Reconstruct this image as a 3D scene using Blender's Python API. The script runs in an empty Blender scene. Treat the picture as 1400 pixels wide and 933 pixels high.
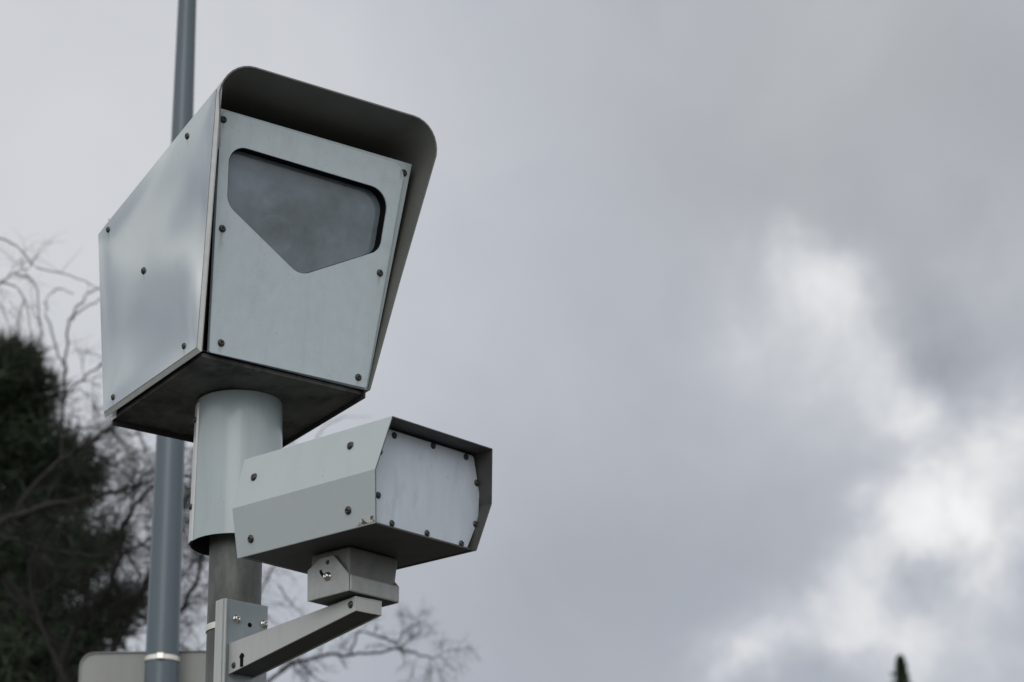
import bpy, bmesh, math, random
from mathutils import Vector, Matrix

# ------------------------------------------------------------------ camera
C = bpy.context.scene.collection
SC = bpy.context.scene
PITCH, ROLL, EYE = 0.3704289, -0.0160604, 1.6
FOC = 85.0
FPX = FOC / 36 * 1400
_right = Vector((1, 0, 0)); FWD = Vector((0, math.cos(PITCH), math.sin(PITCH))); _up = Vector((0, -math.sin(PITCH), math.cos(PITCH)))
CR = _right * math.cos(ROLL) + _up * math.sin(ROLL)
CU = -_right * math.sin(ROLL) + _up * math.cos(ROLL)
cam = bpy.data.cameras.new('camera'); co = bpy.data.objects.new('camera', cam); C.objects.link(co)
cam.lens = FOC; cam.sensor_width = 36; cam.sensor_fit = 'HORIZONTAL'
cam.clip_start = 0.1; cam.clip_end = 2000
co.matrix_world = Matrix(((CR.x, CU.x, -FWD.x, 0), (CR.y, CU.y, -FWD.y, 0), (CR.z, CU.z, -FWD.z, EYE), (0, 0, 0, 1)))
cam.dof.use_dof = True; cam.dof.focus_distance = 6.05; cam.dof.aperture_fstop = 3.7; cam.dof.aperture_blades = 8
SC.camera = co
SC.view_settings.view_transform = 'Standard'; SC.view_settings.look = 'None'
SC.view_settings.exposure = 0.0; SC.view_settings.gamma = 1.0

def direction(x, y):
    return (FWD + CR * ((x - 700) / FPX) - CU * ((y - 466.5) / FPX)).normalized()
def at(x, y, Y):
    d = direction(x, y); return Vector((0, 0, EYE)) + d * (Y / d.y)

# ------------------------------------------------------------------ sky (Nishita under procedural cloud)
SUN_AZ, SUN_EL = math.radians(186), math.radians(26)      # azimuth clockwise from +Y: behind the camera
W = bpy.data.worlds.new('World'); SC.world = W; W.use_nodes = True
nt = W.node_tree; nt.nodes.clear()
def N(t, **k):
    n = nt.nodes.new(t)
    for a, b in k.items(): setattr(n, a, b)
    return n
def math_(op, a, b=None, c=None, clamp=False):
    n = N('ShaderNodeMath', operation=op); n.use_clamp = clamp
    for i, v in enumerate((a, b, c)):
        if v is None: continue
        if isinstance(v, (int, float)): n.inputs[i].default_value = v
        else: nt.links.new(v, n.inputs[i])
    return n.outputs[0]
tc = N('ShaderNodeTexCoord')
def noise(scale, detail, rough, vec, dist=0.0, offset=(0, 0, 0)):
    mp = N('ShaderNodeMapping'); nt.links.new(vec, mp.inputs['Vector']); mp.inputs['Location'].default_value = offset
    n = N('ShaderNodeTexNoise'); n.inputs['Scale'].default_value = scale; n.inputs['Detail'].default_value = detail
    n.inputs['Roughness'].default_value = rough; n.inputs['Distortion'].default_value = dist
    nt.links.new(mp.outputs[0], n.inputs['Vector']); return n
D = tc.outputs['Generated']
wn = noise(9, 5, .55, D)
v1 = N('ShaderNodeVectorMath', operation='SUBTRACT'); nt.links.new(wn.outputs['Color'], v1.inputs[0]); v1.inputs[1].default_value = (.5, .5, .5)
v2 = N('ShaderNodeVectorMath', operation='SCALE'); nt.links.new(v1.outputs[0], v2.inputs[0]); v2.inputs['Scale'].default_value = .055
v3 = N('ShaderNodeVectorMath', operation='ADD'); nt.links.new(D, v3.inputs[0]); nt.links.new(v2.outputs[0], v3.inputs[1])
wf = noise(34, 5, .55, D, 0, (4.2, .7, 2.9))
v4 = N('ShaderNodeVectorMath', operation='SUBTRACT'); nt.links.new(wf.outputs['Color'], v4.inputs[0]); v4.inputs[1].default_value = (.5, .5, .5)
v5 = N('ShaderNodeVectorMath', operation='SCALE'); nt.links.new(v4.outputs[0], v5.inputs[0]); v5.inputs['Scale'].default_value = .03
v6 = N('ShaderNodeVectorMath', operation='ADD'); nt.links.new(v3.outputs[0], v6.inputs[0]); nt.links.new(v5.outputs[0], v6.inputs[1])
DW = v6.outputs[0]
puff = noise(26, 8, .6, v3.outputs[0], .3, (2.7, 6.1, .9))
puffm = math_('MULTIPLY_ADD', math_('SUBTRACT', puff.outputs[0], .5), 4.2, 1.0)
puffm = math_('MINIMUM', math_('MAXIMUM', puffm, .1), 1.9)
# cloud masses: (direction, angular size, brightness)
px = 1 / FPX
BLOBS = [
    # large soft masses
    (60, 300, 330, .11), (350, 60, 300, .05), (560, 560, 260, .03), (760, 250, 240, -.05), (1150, 180, 260, -.055),
    (1330, 330, 150, -.05), (1290, 500, 70, -.05), (900, 520, 220, .045), (1080, 540, 110, .04), (700, 760, 220, -.045), (1000, 740, 160, -.055), (620, 900, 240, -.03),
    (1250, 70, 130, .03), (1390, 30, 130, -.05),
    # bright broken edge of the cloud on the right
    (1105, 390, 30, .17), (1140, 404, 24, .12), (1060, 425, 55, .09), (1165, 440, 40, .06), (1185, 525, 40, .08), (1240, 582, 24, .24), (1195, 500, 30, .10), (1205, 560, 45, .08), (1268, 592, 16, .12),
    (1100, 540, 110, .03), (1285, 706, 24, .50), (1322, 724, 24, .50), (1342, 762, 22, .42), (1245, 715, 26, .32), (1200, 758, 28, .18), (1255, 775, 30, -.14), (1280, 795, 22, -.06),
    (1325, 815, 40, .16), (1225, 845, 36, .22), (1150, 832, 28, .24), (1080, 862, 28, .20), (1025, 905, 28, .24), (1110, 905, 40, -.06), (1180, 890, 60, .04),
    (1385, 600, 26, .18), (1395, 690, 60, .16), (1390, 400, 80, .06), (1340, 640, 50, .10), (1395, 860, 50, -.02), (1310, 920, 60, .03), (1240, 470, 45, -.05), (1310, 520, 45, -.05),
]
acc = None; accs = None
for (x, y, s, a) in BLOBS:
    d = direction(x, y)
    dn = N('ShaderNodeVectorMath', operation='DISTANCE'); nt.links.new(DW if s < 120 else D, dn.inputs[0]); dn.inputs[1].default_value = d
    q = math_('MULTIPLY', dn.outputs['Value'], 1 / (s * px * 1.15))
    q = math_('MULTIPLY', q, q); q = math_('MULTIPLY', q, -.5); q = math_('EXPONENT', q)
    if s < 100: accs = math_('MULTIPLY', q, a) if accs is None else math_('MULTIPLY_ADD', q, a, accs)
    else: acc = math_('MULTIPLY', q, a) if acc is None else math_('MULTIPLY_ADD', q, a, acc)
acc = math_('MULTIPLY_ADD', accs, puffm, acc)
n1 = noise(3.2, 7, .5, D, .2, (3.1, 1.7, .4))
n2 = noise(13, 6, .5, D, .4, (.3, 2.2, 5.1))
n3 = noise(2.0, 5, .5, D, .3, (7.3, .2, 1.1))
base = math_('MULTIPLY_ADD', math_('SUBTRACT', n1.outputs[0], .5), .20, .478)
base = math_('MULTIPLY_ADD', math_('SUBTRACT', n2.outputs[0], .5), .11, base)
base = math_('ADD', base, acc)
# the brightest cloud tops level off
over = math_('MAXIMUM', math_('SUBTRACT', base, .58), 0.0)
comp = math_('MULTIPLY', math_('SUBTRACT', 1.0, math_('EXPONENT', math_('MULTIPLY', over, -3.0))), .33)
base = math_('ADD', math_('MINIMUM', base, .58), comp)
# the cover is thinner and brighter on the side the hidden sun is on
sd = N('ShaderNodeVectorMath', operation='DOT_PRODUCT'); nt.links.new(D, sd.inputs[0])
sd.inputs[1].default_value = (math.sin(SUN_AZ) * math.cos(SUN_EL), math.cos(SUN_AZ) * math.cos(SUN_EL), math.sin(SUN_EL))
g = math_('MULTIPLY_ADD', sd.outputs['Value'], .5, .5, True); g = math_('POWER', g, 2.5)
g = math_('MULTIPLY', g, math_('MULTIPLY_ADD', n3.outputs[0], .8, .6))
base = math_('MULTIPLY_ADD', g, .62, base)
sx = N('ShaderNodeSeparateXYZ'); nt.links.new(D, sx.inputs[0])
lm_ = N('ShaderNodeMapRange'); lm_.interpolation_type = 'SMOOTHSTEP'; nt.links.new(sx.outputs[0], lm_.inputs[0]); lm_.inputs[1].default_value = -.40; lm_.inputs[2].default_value = -.62
mp6 = N('ShaderNodeMapping'); nt.links.new(D, mp6.inputs['Vector']); mp6.inputs['Scale'].default_value = (1, 1, 2.6)
n6 = noise(11, 4, .5, mp6.outputs[0], .4, (.9, 4.4, 2.6))
base = math_('ADD', base, math_('MULTIPLY', lm_.outputs[0], math_('MULTIPLY_ADD', math_('SUBTRACT', n6.outputs[0], .5), 1.3, .02)))  # contrast added to the unseen left sky for the side panel to mirror
# out-of-view cloud added for the side panel's reflection: lit streak, duller above, bright higher
zz = math_('MULTIPLY_ADD', math_('SUBTRACT', n6.outputs[0], .5), .05, math_('MULTIPLY_ADD', sx.outputs[1], -.10, sx.outputs[2]))
def bell(c, w):
    q = math_('MULTIPLY', math_('SUBTRACT', zz, c), 1 / w); return math_('EXPONENT', math_('MULTIPLY', math_('MULTIPLY', q, q), -1.0))
lay = math_('MULTIPLY', bell(.286, .010), .34)
lay = math_('MULTIPLY_ADD', bell(.335, .022), -.07, lay)
lay = math_('MULTIPLY_ADD', bell(.42, .035), .30, lay)
base = math_('MULTIPLY_ADD', lm_.outputs[0], lay, base)
base = math_('MAXIMUM', base, .12)
tint = N('ShaderNodeMapRange'); nt.links.new(base, tint.inputs[0]); tint.inputs[1].default_value = .38; tint.inputs[2].default_value = .75
tm = N('ShaderNodeMix', data_type='RGBA'); nt.links.new(tint.outputs[0], tm.inputs['Factor'])
tm.inputs[6].default_value = (.925, .978, 1.115, 1); tm.inputs[7].default_value = (1.0, 1.0, .99, 1)
# a neutral, warmer grey drifts through the cloud
wr = N('ShaderNodeMix', data_type='RGBA'); n4 = noise(3.5, 4, .5, D, .2, (1.3, 8.2, 3.1))
mr = N('ShaderNodeMapRange'); nt.links.new(n4.outputs[0], mr.inputs[0]); mr.interpolation_type = 'SMOOTHSTEP'; mr.inputs[1].default_value = .38; mr.inputs[2].default_value = .66
wd_ = N('ShaderNodeVectorMath', operation='DISTANCE'); nt.links.new(D, wd_.inputs[0]); wd_.inputs[1].default_value = direction(1220, 200)
wf_ = N('ShaderNodeMapRange'); wf_.interpolation_type = 'SMOOTHSTEP'; nt.links.new(wd_.outputs['Value'], wf_.inputs[0]); wf_.inputs[1].default_value = .22; wf_.inputs[2].default_value = .02
nt.links.new(math_('MULTIPLY_ADD', mr.outputs[0], .35, math_('MULTIPLY', wf_.outputs[0], .65)), wr.inputs['Factor']); nt.links.new(tm.outputs[2], wr.inputs[6]); wr.inputs[7].default_value = (.98, .998, 1.025, 1)
cl = N('ShaderNodeVectorMath', operation='SCALE'); nt.links.new(wr.outputs[2], cl.inputs[0])
nt.links.new(math_('MULTIPLY', base, 10.6), cl.inputs['Scale'])
sky = N('ShaderNodeTexSky'); sky.sky_type = 'NISHITA'; sky.sun_disc = False; sky.sun_elevation = SUN_EL; sky.sun_rotation = SUN_AZ
mx = N('ShaderNodeMix', data_type='RGBA'); mx.inputs['Factor'].default_value = .93
nt.links.new(sky.outputs[0], mx.inputs[6]); nt.links.new(cl.outputs[0], mx.inputs[7])
bg = N('ShaderNodeBackground'); bg.inputs['Strength'].default_value = .1
nt.links.new(mx.outputs[2], bg.inputs['Color'])
out = N('ShaderNodeOutputWorld'); nt.links.new(bg.outputs[0], out.inputs['Surface'])

sun = bpy.data.lights.new('sun', 'SUN'); sun.energy = 0.5; sun.angle = math.radians(35); sun.color = (1, .97, .93)
so = bpy.data.objects.new('sun', sun); C.objects.link(so)
sdir = Vector((math.sin(SUN_AZ) * math.cos(SUN_EL), math.cos(SUN_AZ) * math.cos(SUN_EL), math.sin(SUN_EL)))
so.rotation_euler = sdir.to_track_quat('Z', 'Y').to_euler()

# ------------------------------------------------------------------ materials
def mat(name, col, rough=.5, metal=0.0, var=.08, scale=8, bump=0.0, bscale=30, spec=.5, coat=0.0, grime=0.0, gcol=(.05, .05, .045), stretch=(1, 1, 1), gscale=5, glo=.55, ghi=.75, rvar=0.0, streak=0.0, sdir=(24, 24, 1.6), scol=(.16, .165, .16), scuff=0.0, stains=(), sax=0):
    m = bpy.data.materials.new(name); m.use_nodes = True
    t = m.node_tree; b = t.nodes['Principled BSDF']
    tcn = t.nodes.new('ShaderNodeTexCoord'); mp = t.nodes.new('ShaderNodeMapping'); mp.inputs['Scale'].default_value = stretch
    t.links.new(tcn.outputs['Object'], mp.inputs['Vector'])
    def nz(s, det=6, r=.6):
        n = t.nodes.new('ShaderNodeTexNoise'); n.inputs['Scale'].default_value = s; n.inputs['Detail'].default_value = det; n.inputs['Roughness'].default_value = r
        t.links.new(mp.outputs[0], n.inputs['Vector']); return n
    n = nz(scale); mr = t.nodes.new('ShaderNodeMapRange'); t.links.new(n.outputs[0], mr.inputs[0])
    mr.inputs[1].default_value = .3; mr.inputs[2].default_value = .7; mr.inputs[3].default_value = 1 - var; mr.inputs[4].default_value = 1 + var
    sc = t.nodes.new('ShaderNodeVectorMath'); sc.operation = 'SCALE'; sc.inputs[0].default_value = col; t.links.new(mr.outputs[0], sc.inputs['Scale'])
    last = sc.outputs[0]
    if grime:
        g_ = nz(gscale, 8, .65); r2 = t.nodes.new('ShaderNodeMapRange'); t.links.new(g_.outputs[0], r2.inputs[0])
        r2.inputs[1].default_value = glo; r2.inputs[2].default_value = ghi; r2.inputs[4].default_value = grime
        mi = t.nodes.new('ShaderNodeMix'); mi.data_type = 'RGBA'; t.links.new(r2.outputs[0], mi.inputs['Factor'])
        t.links.new(last, mi.inputs[6]); mi.inputs[7].default_value = (*gcol, 1); last = mi.outputs[2]
    def over(fac, col_):
        nonlocal last
        mi = t.nodes.new('ShaderNodeMix'); mi.data_type = 'RGBA'; t.links.new(fac, mi.inputs['Factor'])
        t.links.new(last, mi.inputs[6]); mi.inputs[7].default_value = (*col_, 1); last = mi.outputs[2]
    def mth(op, a, b_=None, c_=None):
        q = t.nodes.new('ShaderNodeMath'); q.operation = op
        for i, v in enumerate((a, b_, c_)):
            if v is None: continue
            if isinstance(v, (int, float)): q.inputs[i].default_value = v
            else: t.links.new(v, q.inputs[i])
        return q.outputs[0]
    def rng(v, a, b_, c_=0.0, d_=1.0):
        q = t.nodes.new('ShaderNodeMapRange'); t.links.new(v, q.inputs[0])
        for i, x in enumerate((a, b_, c_, d_)): q.inputs[i + 1].default_value = x
        return q.outputs[0]
    if streak:      # rain streaks
        m2 = t.nodes.new('ShaderNodeMapping'); m2.inputs['Scale'].default_value = sdir; t.links.new(tcn.outputs['Object'], m2.inputs['Vector'])
        q = t.nodes.new('ShaderNodeTexNoise'); q.inputs['Scale'].default_value = 1.6; q.inputs['Detail'].default_value = 5; q.inputs['Roughness'].default_value = .65
        t.links.new(m2.outputs[0], q.inputs['Vector']); over(rng(q.outputs[0], .52, .74, 0, streak), scol)
    if scuff:       # short scuffs and specks
        m3 = t.nodes.new('ShaderNodeMapping'); m3.inputs['Scale'].default_value = (1, 1.4, .55); m3.inputs['Rotation'].default_value = (.4, .5, .3); t.links.new(tcn.outputs['Object'], m3.inputs['Vector'])
        q = t.nodes.new('ShaderNodeTexNoise'); q.inputs['Scale'].default_value = 70; q.inputs['Detail'].default_value = 4; q.inputs['Roughness'].default_value = .7
        t.links.new(m3.outputs[0], q.inputs['Vector']); q2 = nz(9, 3)
        over(mth('MULTIPLY', rng(q.outputs[0], .66, .72), rng(q2.outputs[0], .5, .62, 0, scuff)), (.10, .10, .095))
    if stains:      # dirt that has run down from the fixings
        sep = t.nodes.new('ShaderNodeSeparateXYZ'); t.links.new(tcn.outputs['Object'], sep.inputs[0]); wob = nz(40, 3)
        H_ = mth('MULTIPLY_ADD', wob.outputs[0], .006, sep.outputs[sax]); Z_ = sep.outputs[2]; tot = None
        for (h, z, ln, wd_) in stains:
            e = mth('MULTIPLY', mth('SUBTRACT', H_, h + .003), 1 / wd_); e = mth('EXPONENT', mth('MULTIPLY', mth('MULTIPLY', e, e), -1.0))
            dz = mth('SUBTRACT', Z_, z); e = mth('MULTIPLY', e, mth('MULTIPLY', rng(dz, -ln, -.004), rng(dz, .010, .002)))
            ring = None; tot = e if tot is None else mth('MAXIMUM', tot, e)
        over(mth('MULTIPLY', tot, .55), (.13, .12, .10))
    t.links.new(last, b.inputs['Base Color'])
    b.inputs['Roughness'].default_value = rough; b.inputs['Metallic'].default_value = metal
    b.inputs['Specular IOR Level'].default_value = spec; b.inputs['Coat Weight'].default_value = coat; b.inputs['Coat Roughness'].default_value = .06
    if rvar:
        rn = nz(scale * 1.7); r3 = t.nodes.new('ShaderNodeMapRange'); t.links.new(rn.outputs[0], r3.inputs[0])
        r3.inputs[1].default_value = .3; r3.inputs[2].default_value = .7; r3.inputs[3].default_value = rough - rvar; r3.inputs[4].default_value = rough + rvar
        t.links.new(r3.outputs[0], b.inputs['Roughness'])
    if bump:
        bn = nz(bscale, 3, .5); bp = t.nodes.new('ShaderNodeBump'); bp.inputs['Strength'].default_value = bump; bp.inputs['Distance'].default_value = .01
        t.links.new(bn.outputs[0], bp.inputs['Height']); t.links.new(bp.outputs[0], b.inputs['Normal'])
        if coat: t.links.new(bp.outputs[0], b.inputs['Coat Normal'])
    return m
M = dict(
    panel=mat('weathered grey paint', (.46, .535, .575), .32, var=.04, scale=30, bump=.05, bscale=160, grime=.28, gcol=(.26, .28, .29), gscale=14, glo=.56, ghi=.78, rvar=.06, streak=.22, scuff=.75, scol=(.30, .32, .32), stains=[(-.263, .603, .05, .005), (.258, .603, .03, .004), (-.226, .325, .07, .005), (.229, .319, .04, .005), (-.188, .039, .03, .004), (.2025, .0355, .03, .005)]),
    side=mat('glossy grey paint', (.55, .60, .61), .06, metal=.6, var=.02, scale=3, bump=.02, bscale=3, coat=.3, grime=.10, gcol=(.5, .5, .46), gscale=6, rvar=.02, scuff=.5, streak=.06, scol=(.35, .36, .36), sax=1, stains=[(.015, .586, .03, .004), (.514, .517, .05, .005), (.302, .323, .03, .004), (.079, .043, .035, .005), (.512, .043, .03, .005)]),
    hem=mat('rubbed pale metal edge', (.56, .57, .57), .3, metal=.3, var=.08, scale=40),  # pale tone for the folded edges and the seam strip
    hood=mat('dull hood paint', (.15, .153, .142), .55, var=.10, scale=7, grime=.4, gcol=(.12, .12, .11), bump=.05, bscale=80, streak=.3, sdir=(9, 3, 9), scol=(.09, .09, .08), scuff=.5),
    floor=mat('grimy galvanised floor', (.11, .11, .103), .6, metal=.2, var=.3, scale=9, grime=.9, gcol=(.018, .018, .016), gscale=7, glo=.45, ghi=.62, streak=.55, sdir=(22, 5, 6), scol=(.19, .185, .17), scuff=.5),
    inner_sheet=mat('dark inner sheet', (.065, .065, .062), .6, var=.2, scale=14, grime=.5, gcol=(.04, .04, .038), gscale=16),  # inner faces of the shell, much darker than its outer faces
    dark=mat('black rubber', (.006, .006, .006), .8, var=.1, spec=.1),
    gap=mat('dark inner steel', (.03, .03, .03), .6, var=.1),
    bolt=mat('dark bolt steel', (.05, .05, .047), .35, metal=.4, var=.15, scale=60),
    bright=mat('bright bolt steel', (.62, .60, .56), .22, metal=1, var=.1, scale=60),
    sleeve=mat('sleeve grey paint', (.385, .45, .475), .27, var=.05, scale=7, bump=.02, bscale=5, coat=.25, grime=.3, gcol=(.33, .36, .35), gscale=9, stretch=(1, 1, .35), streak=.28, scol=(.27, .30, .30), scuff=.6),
    post=mat('dull galvanised post', (.10, .105, .10), .55, metal=.35, var=.15, scale=12, grime=.7, gcol=(.23, .245, .25), gscale=8, glo=.47, ghi=.66, stretch=(1, 1, .45), bump=.04, bscale=50),
    flash=mat('pale grey paint', (.46, .512, .528), .36, var=.025, scale=5, bump=.02, bscale=4, grime=.12, gcol=(.36, .37, .36), gscale=6, streak=.10, scol=(.33, .33, .31), scuff=.6),
    plate=mat('brushed aluminium plate', (.55, .61, .69), .5, metal=.1, var=.06, scale=7, stretch=(3, 1, .8), grime=.75, gcol=(.37, .425, .485), gscale=8, scuff=.5, streak=.08, scol=(.42, .45, .49)),
    galv=mat('shaded stained galvanised steel', (.20, .205, .20), .5, metal=.3, var=.15, scale=22, grime=.6, gcol=(.12, .12, .115), gscale=16),  # base tone darkened for the shade under the box; the stains are random
    brack=mat('galvanised bracket', (.36, .38, .37), .42, metal=.35, var=.12, scale=25, grime=.4, gcol=(.24, .25, .24), gscale=14, bump=.03, bscale=120, streak=.3, scol=(.2, .2, .19), scuff=.8),
    arm=mat('grey painted arm', (.46, .48, .47), .4, var=.05, scale=12, grime=.25, gcol=(.33, .34, .33), gscale=12, streak=.25, scol=(.28, .29, .28), scuff=.8),
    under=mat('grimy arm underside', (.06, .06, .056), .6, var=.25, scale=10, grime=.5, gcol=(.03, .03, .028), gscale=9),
    strap=mat('stainless strap', (.72, .70, .64), .3, metal=.7, var=.08, scale=30),
    lamp=mat('blue grey lamp post paint', (.085, .115, .137), .33, metal=.15, var=.08, scale=5, stretch=(1, 1, .2)),
    sign=mat('bare aluminium sign back', (.27, .28, .275), .55, metal=.2, var=.08, scale=6, stretch=(3, 1, .4)),
    bark=mat('dark bark', (.020, .019, .018), .9, var=.3, scale=6),
    barkl=mat('grey bark', (.028, .027, .026), .9, var=.3, scale=6),
    conifer=mat('dark pine needles', (.030, .044, .026), .8, var=.5, scale=1.2, spec=.2),
    fir=mat('green fir needles', (.032, .055, .026), .7, var=.3, scale=2, spec=.2),
    ground=mat('short grass and soil', (.07, .085, .045), .9, var=.3, scale=.6, grime=.6, gcol=(.11, .10, .08), gscale=.25),
    plategrey=mat('blue grey galvanised plate', (.30, .345, .365), .42, metal=.25, var=.08, scale=20, grime=.3, gcol=(.42, .46, .48), gscale=20),
    paving=mat('grey concrete paving', (.10, .098, .092), .85, var=.12, scale=3, grime=.4, gcol=(.07, .068, .064), gscale=1.2),
    asphalt=mat('worn asphalt', (.055, .055, .056), .85, var=.15, scale=40),
    base=mat('concrete footing', (.32, .31, .29), .85, var=.1, scale=9),
)
def glass():
    m = bpy.data.materials.new('sky hazed smoked glass'); m.use_nodes = True; t = m.node_tree
    b = t.nodes['Principled BSDF']; o = t.nodes['Material Output']
    tcn = t.nodes.new('ShaderNodeTexCoord'); n = t.nodes.new('ShaderNodeTexNoise'); t.links.new(tcn.outputs['Object'], n.inputs['Vector'])
    n.inputs['Scale'].default_value = 3.6; n.inputs['Detail'].default_value = 5; n.inputs['Roughness'].default_value = .62
    mi = t.nodes.new('ShaderNodeMix'); mi.data_type = 'RGBA'; mr = t.nodes.new('ShaderNodeMapRange'); mr.inputs[1].default_value = .35; mr.inputs[2].default_value = .65
    t.links.new(n.outputs[0], mr.inputs[0]); t.links.new(mr.outputs[0], mi.inputs['Factor'])
    mi.inputs[6].default_value = (.11, .135, .145, 1); mi.inputs[7].default_value = (.25, .315, .38, 1); t.links.new(mi.outputs[2], b.inputs['Base Color'])  # cloudy blue-grey base colour stands in for sky reflected in the pane
    b.inputs['Roughness'].default_value = .07; b.inputs['Specular IOR Level'].default_value = .6
    tr = t.nodes.new('ShaderNodeBsdfTransparent'); tr.inputs[0].default_value = (.75, .8, .8, 1)
    ms = t.nodes.new('ShaderNodeMixShader'); ms.inputs[0].default_value = .76
    t.links.new(tr.outputs[0], ms.inputs[1]); t.links.new(b.outputs[0], ms.inputs[2]); t.links.new(ms.outputs[0], o.inputs['Surface'])
    return m
M['glass'] = glass()
def worn_label():
    m = bpy.data.materials.new('worn white sticker'); m.use_nodes = True; t = m.node_tree; b = t.nodes['Principled BSDF']
    tcn = t.nodes.new('ShaderNodeTexCoord'); n = t.nodes.new('ShaderNodeTexNoise'); t.links.new(tcn.outputs['Object'], n.inputs['Vector'])
    n.inputs['Scale'].default_value = 85; n.inputs['Detail'].default_value = 3
    cr = t.nodes.new('ShaderNodeValToRGB'); cr.color_ramp.elements[0].position = .44; cr.color_ramp.elements[0].color = (.07, .07, .065, 1)
    cr.color_ramp.elements[1].position = .52; cr.color_ramp.elements[1].color = (.52, .52, .49, 1)
    t.links.new(n.outputs[0], cr.inputs[0]); t.links.new(cr.outputs[0], b.inputs['Base Color']); b.inputs['Roughness'].default_value = .6
    return m
M['label'] = worn_label()

# ------------------------------------------------------------------ helpers
def obj(name, me, m, parent=None, smooth=False, bevel=0, loc=None, auto=None):
    o = bpy.data.objects.new(name, me); C.objects.link(o)
    if m is not None and not me.materials: me.materials.append(m)
    if smooth:
        for p in me.polygons: p.use_smooth = True
    if auto:
        try: me.set_sharp_from_angle(angle=math.radians(auto))
        except Exception: pass
    if bevel:
        bv = o.modifiers.new('bevel', 'BEVEL'); bv.width = bevel; bv.segments = 2; bv.limit_method = 'ANGLE'; bv.angle_limit = math.radians(35)
    if parent: o.parent = parent
    if loc is not None: o.location = loc
    return o
def mesh(verts, faces, name='mesh'):
    me = bpy.data.meshes.new(name); me.from_pydata([tuple(v) for v in verts], [], faces); me.update()
    bm = bmesh.new(); bm.from_mesh(me); bmesh.ops.recalc_face_normals(bm, faces=bm.faces); bm.to_mesh(me); bm.free()
    return me
def thing(name, label, cat, mw=None, group=None):
    o = bpy.data.objects.new(name, None); C.objects.link(o); o.empty_display_size = .1
    if mw is not None: o.matrix_world = mw
    o['label'] = label; o['category'] = cat
    if group: o['group'] = group
    return o
def frame(R, o):
    return Matrix.Translation(Vector(o)) @ Matrix(R).to_4x4()
def hexa(b, t):   # eight corners: bottom ring, top ring
    n = len(b); f = [tuple(range(n))[::-1], tuple(range(n, 2 * n))]
    f += [(i, (i + 1) % n, n + (i + 1) % n, n + i) for i in range(n)]
    return mesh(list(b) + list(t), f)
def box(x0, x1, y0, y1, z0, z1):
    return hexa([(x0, y0, z0), (x1, y0, z0), (x1, y1, z0), (x0, y1, z0)], [(x0, y0, z1), (x1, y0, z1), (x1, y1, z1), (x0, y1, z1)])
def extrude_poly(pts, d):
    d = Vector(d); return hexa(pts, [Vector(p) + d for p in pts])
def sheet(A, B, th, inward):      # loft between two outlines, given thickness towards a direction function
    n = len(A); v = list(A) + list(B) + [Vector(p) + inward(i) * th for i, p in enumerate(A)] + [Vector(p) + inward(i) * th for i, p in enumerate(B)]
    f = []
    for i in range(n - 1):
        f.append((i, i + 1, n + i + 1, n + i)); f.append((2 * n + i, 3 * n + i, 3 * n + i + 1, 2 * n + i + 1))
        f.append((i, 2 * n + i, 2 * n + i + 1, i + 1)); f.append((n + i, n + i + 1, 3 * n + i + 1, 3 * n + i))
    f.append((0, n, 3 * n, 2 * n)); f.append((n - 1, 3 * n - 1, 4 * n - 1, 2 * n - 1))
    me = mesh(v, f)
    for i, p in enumerate(me.polygons):
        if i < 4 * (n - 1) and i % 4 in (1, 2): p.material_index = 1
    return me
def lathe(prof, seg=48, a0=0, a1=2 * math.pi):   # prof: (r, z) list; closed surface ring
    v = []; f = []; full = abs(a1 - a0 - 2 * math.pi) < 1e-6; ns = seg if full else seg + 1; n = len(prof)
    for i in range(ns):
        a = a0 + (a1 - a0) * i / seg
        for r, z in prof: v.append((r * math.cos(a), r * math.sin(a), z))
    for i in range(seg):
        j = (i + 1) % ns
        for k in range(n - 1): f.append((i * n + k, j * n + k, j * n + k + 1, i * n + k + 1))
    return mesh(v, f)
def bolt_mesh(name, r=.0085, h=.006):
    # button head with washer and hex socket, axis +Z
    prof = [(r * 1.18, 0), (r * 1.18, h * .2), (r, h * .22), (r * .97, h * .55), (r * .8, h * .88), (r * .55, h), (r * .42, h), (r * .42, h * .55), (0.0002, h * .5)]
    me = lathe(prof, 14); me.name = name
    for p in me.polygons: p.use_smooth = True
    return me
BOLT = bolt_mesh('bolt'); BOLT.materials.append(M['bolt'])
BBOLT = bolt_mesh('bright_bolt', .008, .009); BBOLT.materials.append(M['bright'])
def bolt(parent, p, n, me=None, name='bolt', s=1):
    o = bpy.data.objects.new(name, me or BOLT); C.objects.link(o); o.parent = parent
    q = Vector(n).normalized().to_track_quat('Z', 'Y'); o.rotation_mode = 'QUATERNION'
    from mathutils import Quaternion
    o.rotation_quaternion = q @ Quaternion((0, 0, 1), random.random() * 6)
    o.location = Vector(p); o.scale = (s, s, s); return o
def rounded(pts, rad, seg=6):     # round the corners of a 2D polygon
    out = []; n = len(pts)
    for i in range(n):
        p0, p1, p2 = Vector(pts[i - 1]), Vector(pts[i]), Vector(pts[(i + 1) % n]); r = rad[i] if isinstance(rad, (list, tuple)) else rad
        a = (p0 - p1).normalized(); b = (p2 - p1).normalized(); ang = a.angle(b)
        if r <= 0: out.append(p1); continue
        t = min(r / math.tan(ang / 2), .48 * (p0 - p1).length, .48 * (p2 - p1).length); r = t * math.tan(ang / 2)
        c = p1 + (a + b).normalized() * (r / math.sin(ang / 2)); s = p1 + a * t - c; e = p1 + b * t - c
        a0 = math.atan2(s.y, s.x); da = math.atan2(e.y, e.x) - a0
        while da > math.pi: da -= 2 * math.pi
        while da < -math.pi: da += 2 * math.pi
        for k in range(seg + 1): out.append(c + Vector((math.cos(a0 + da * k / seg), math.sin(a0 + da * k / seg))) * r)
    return out
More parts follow.
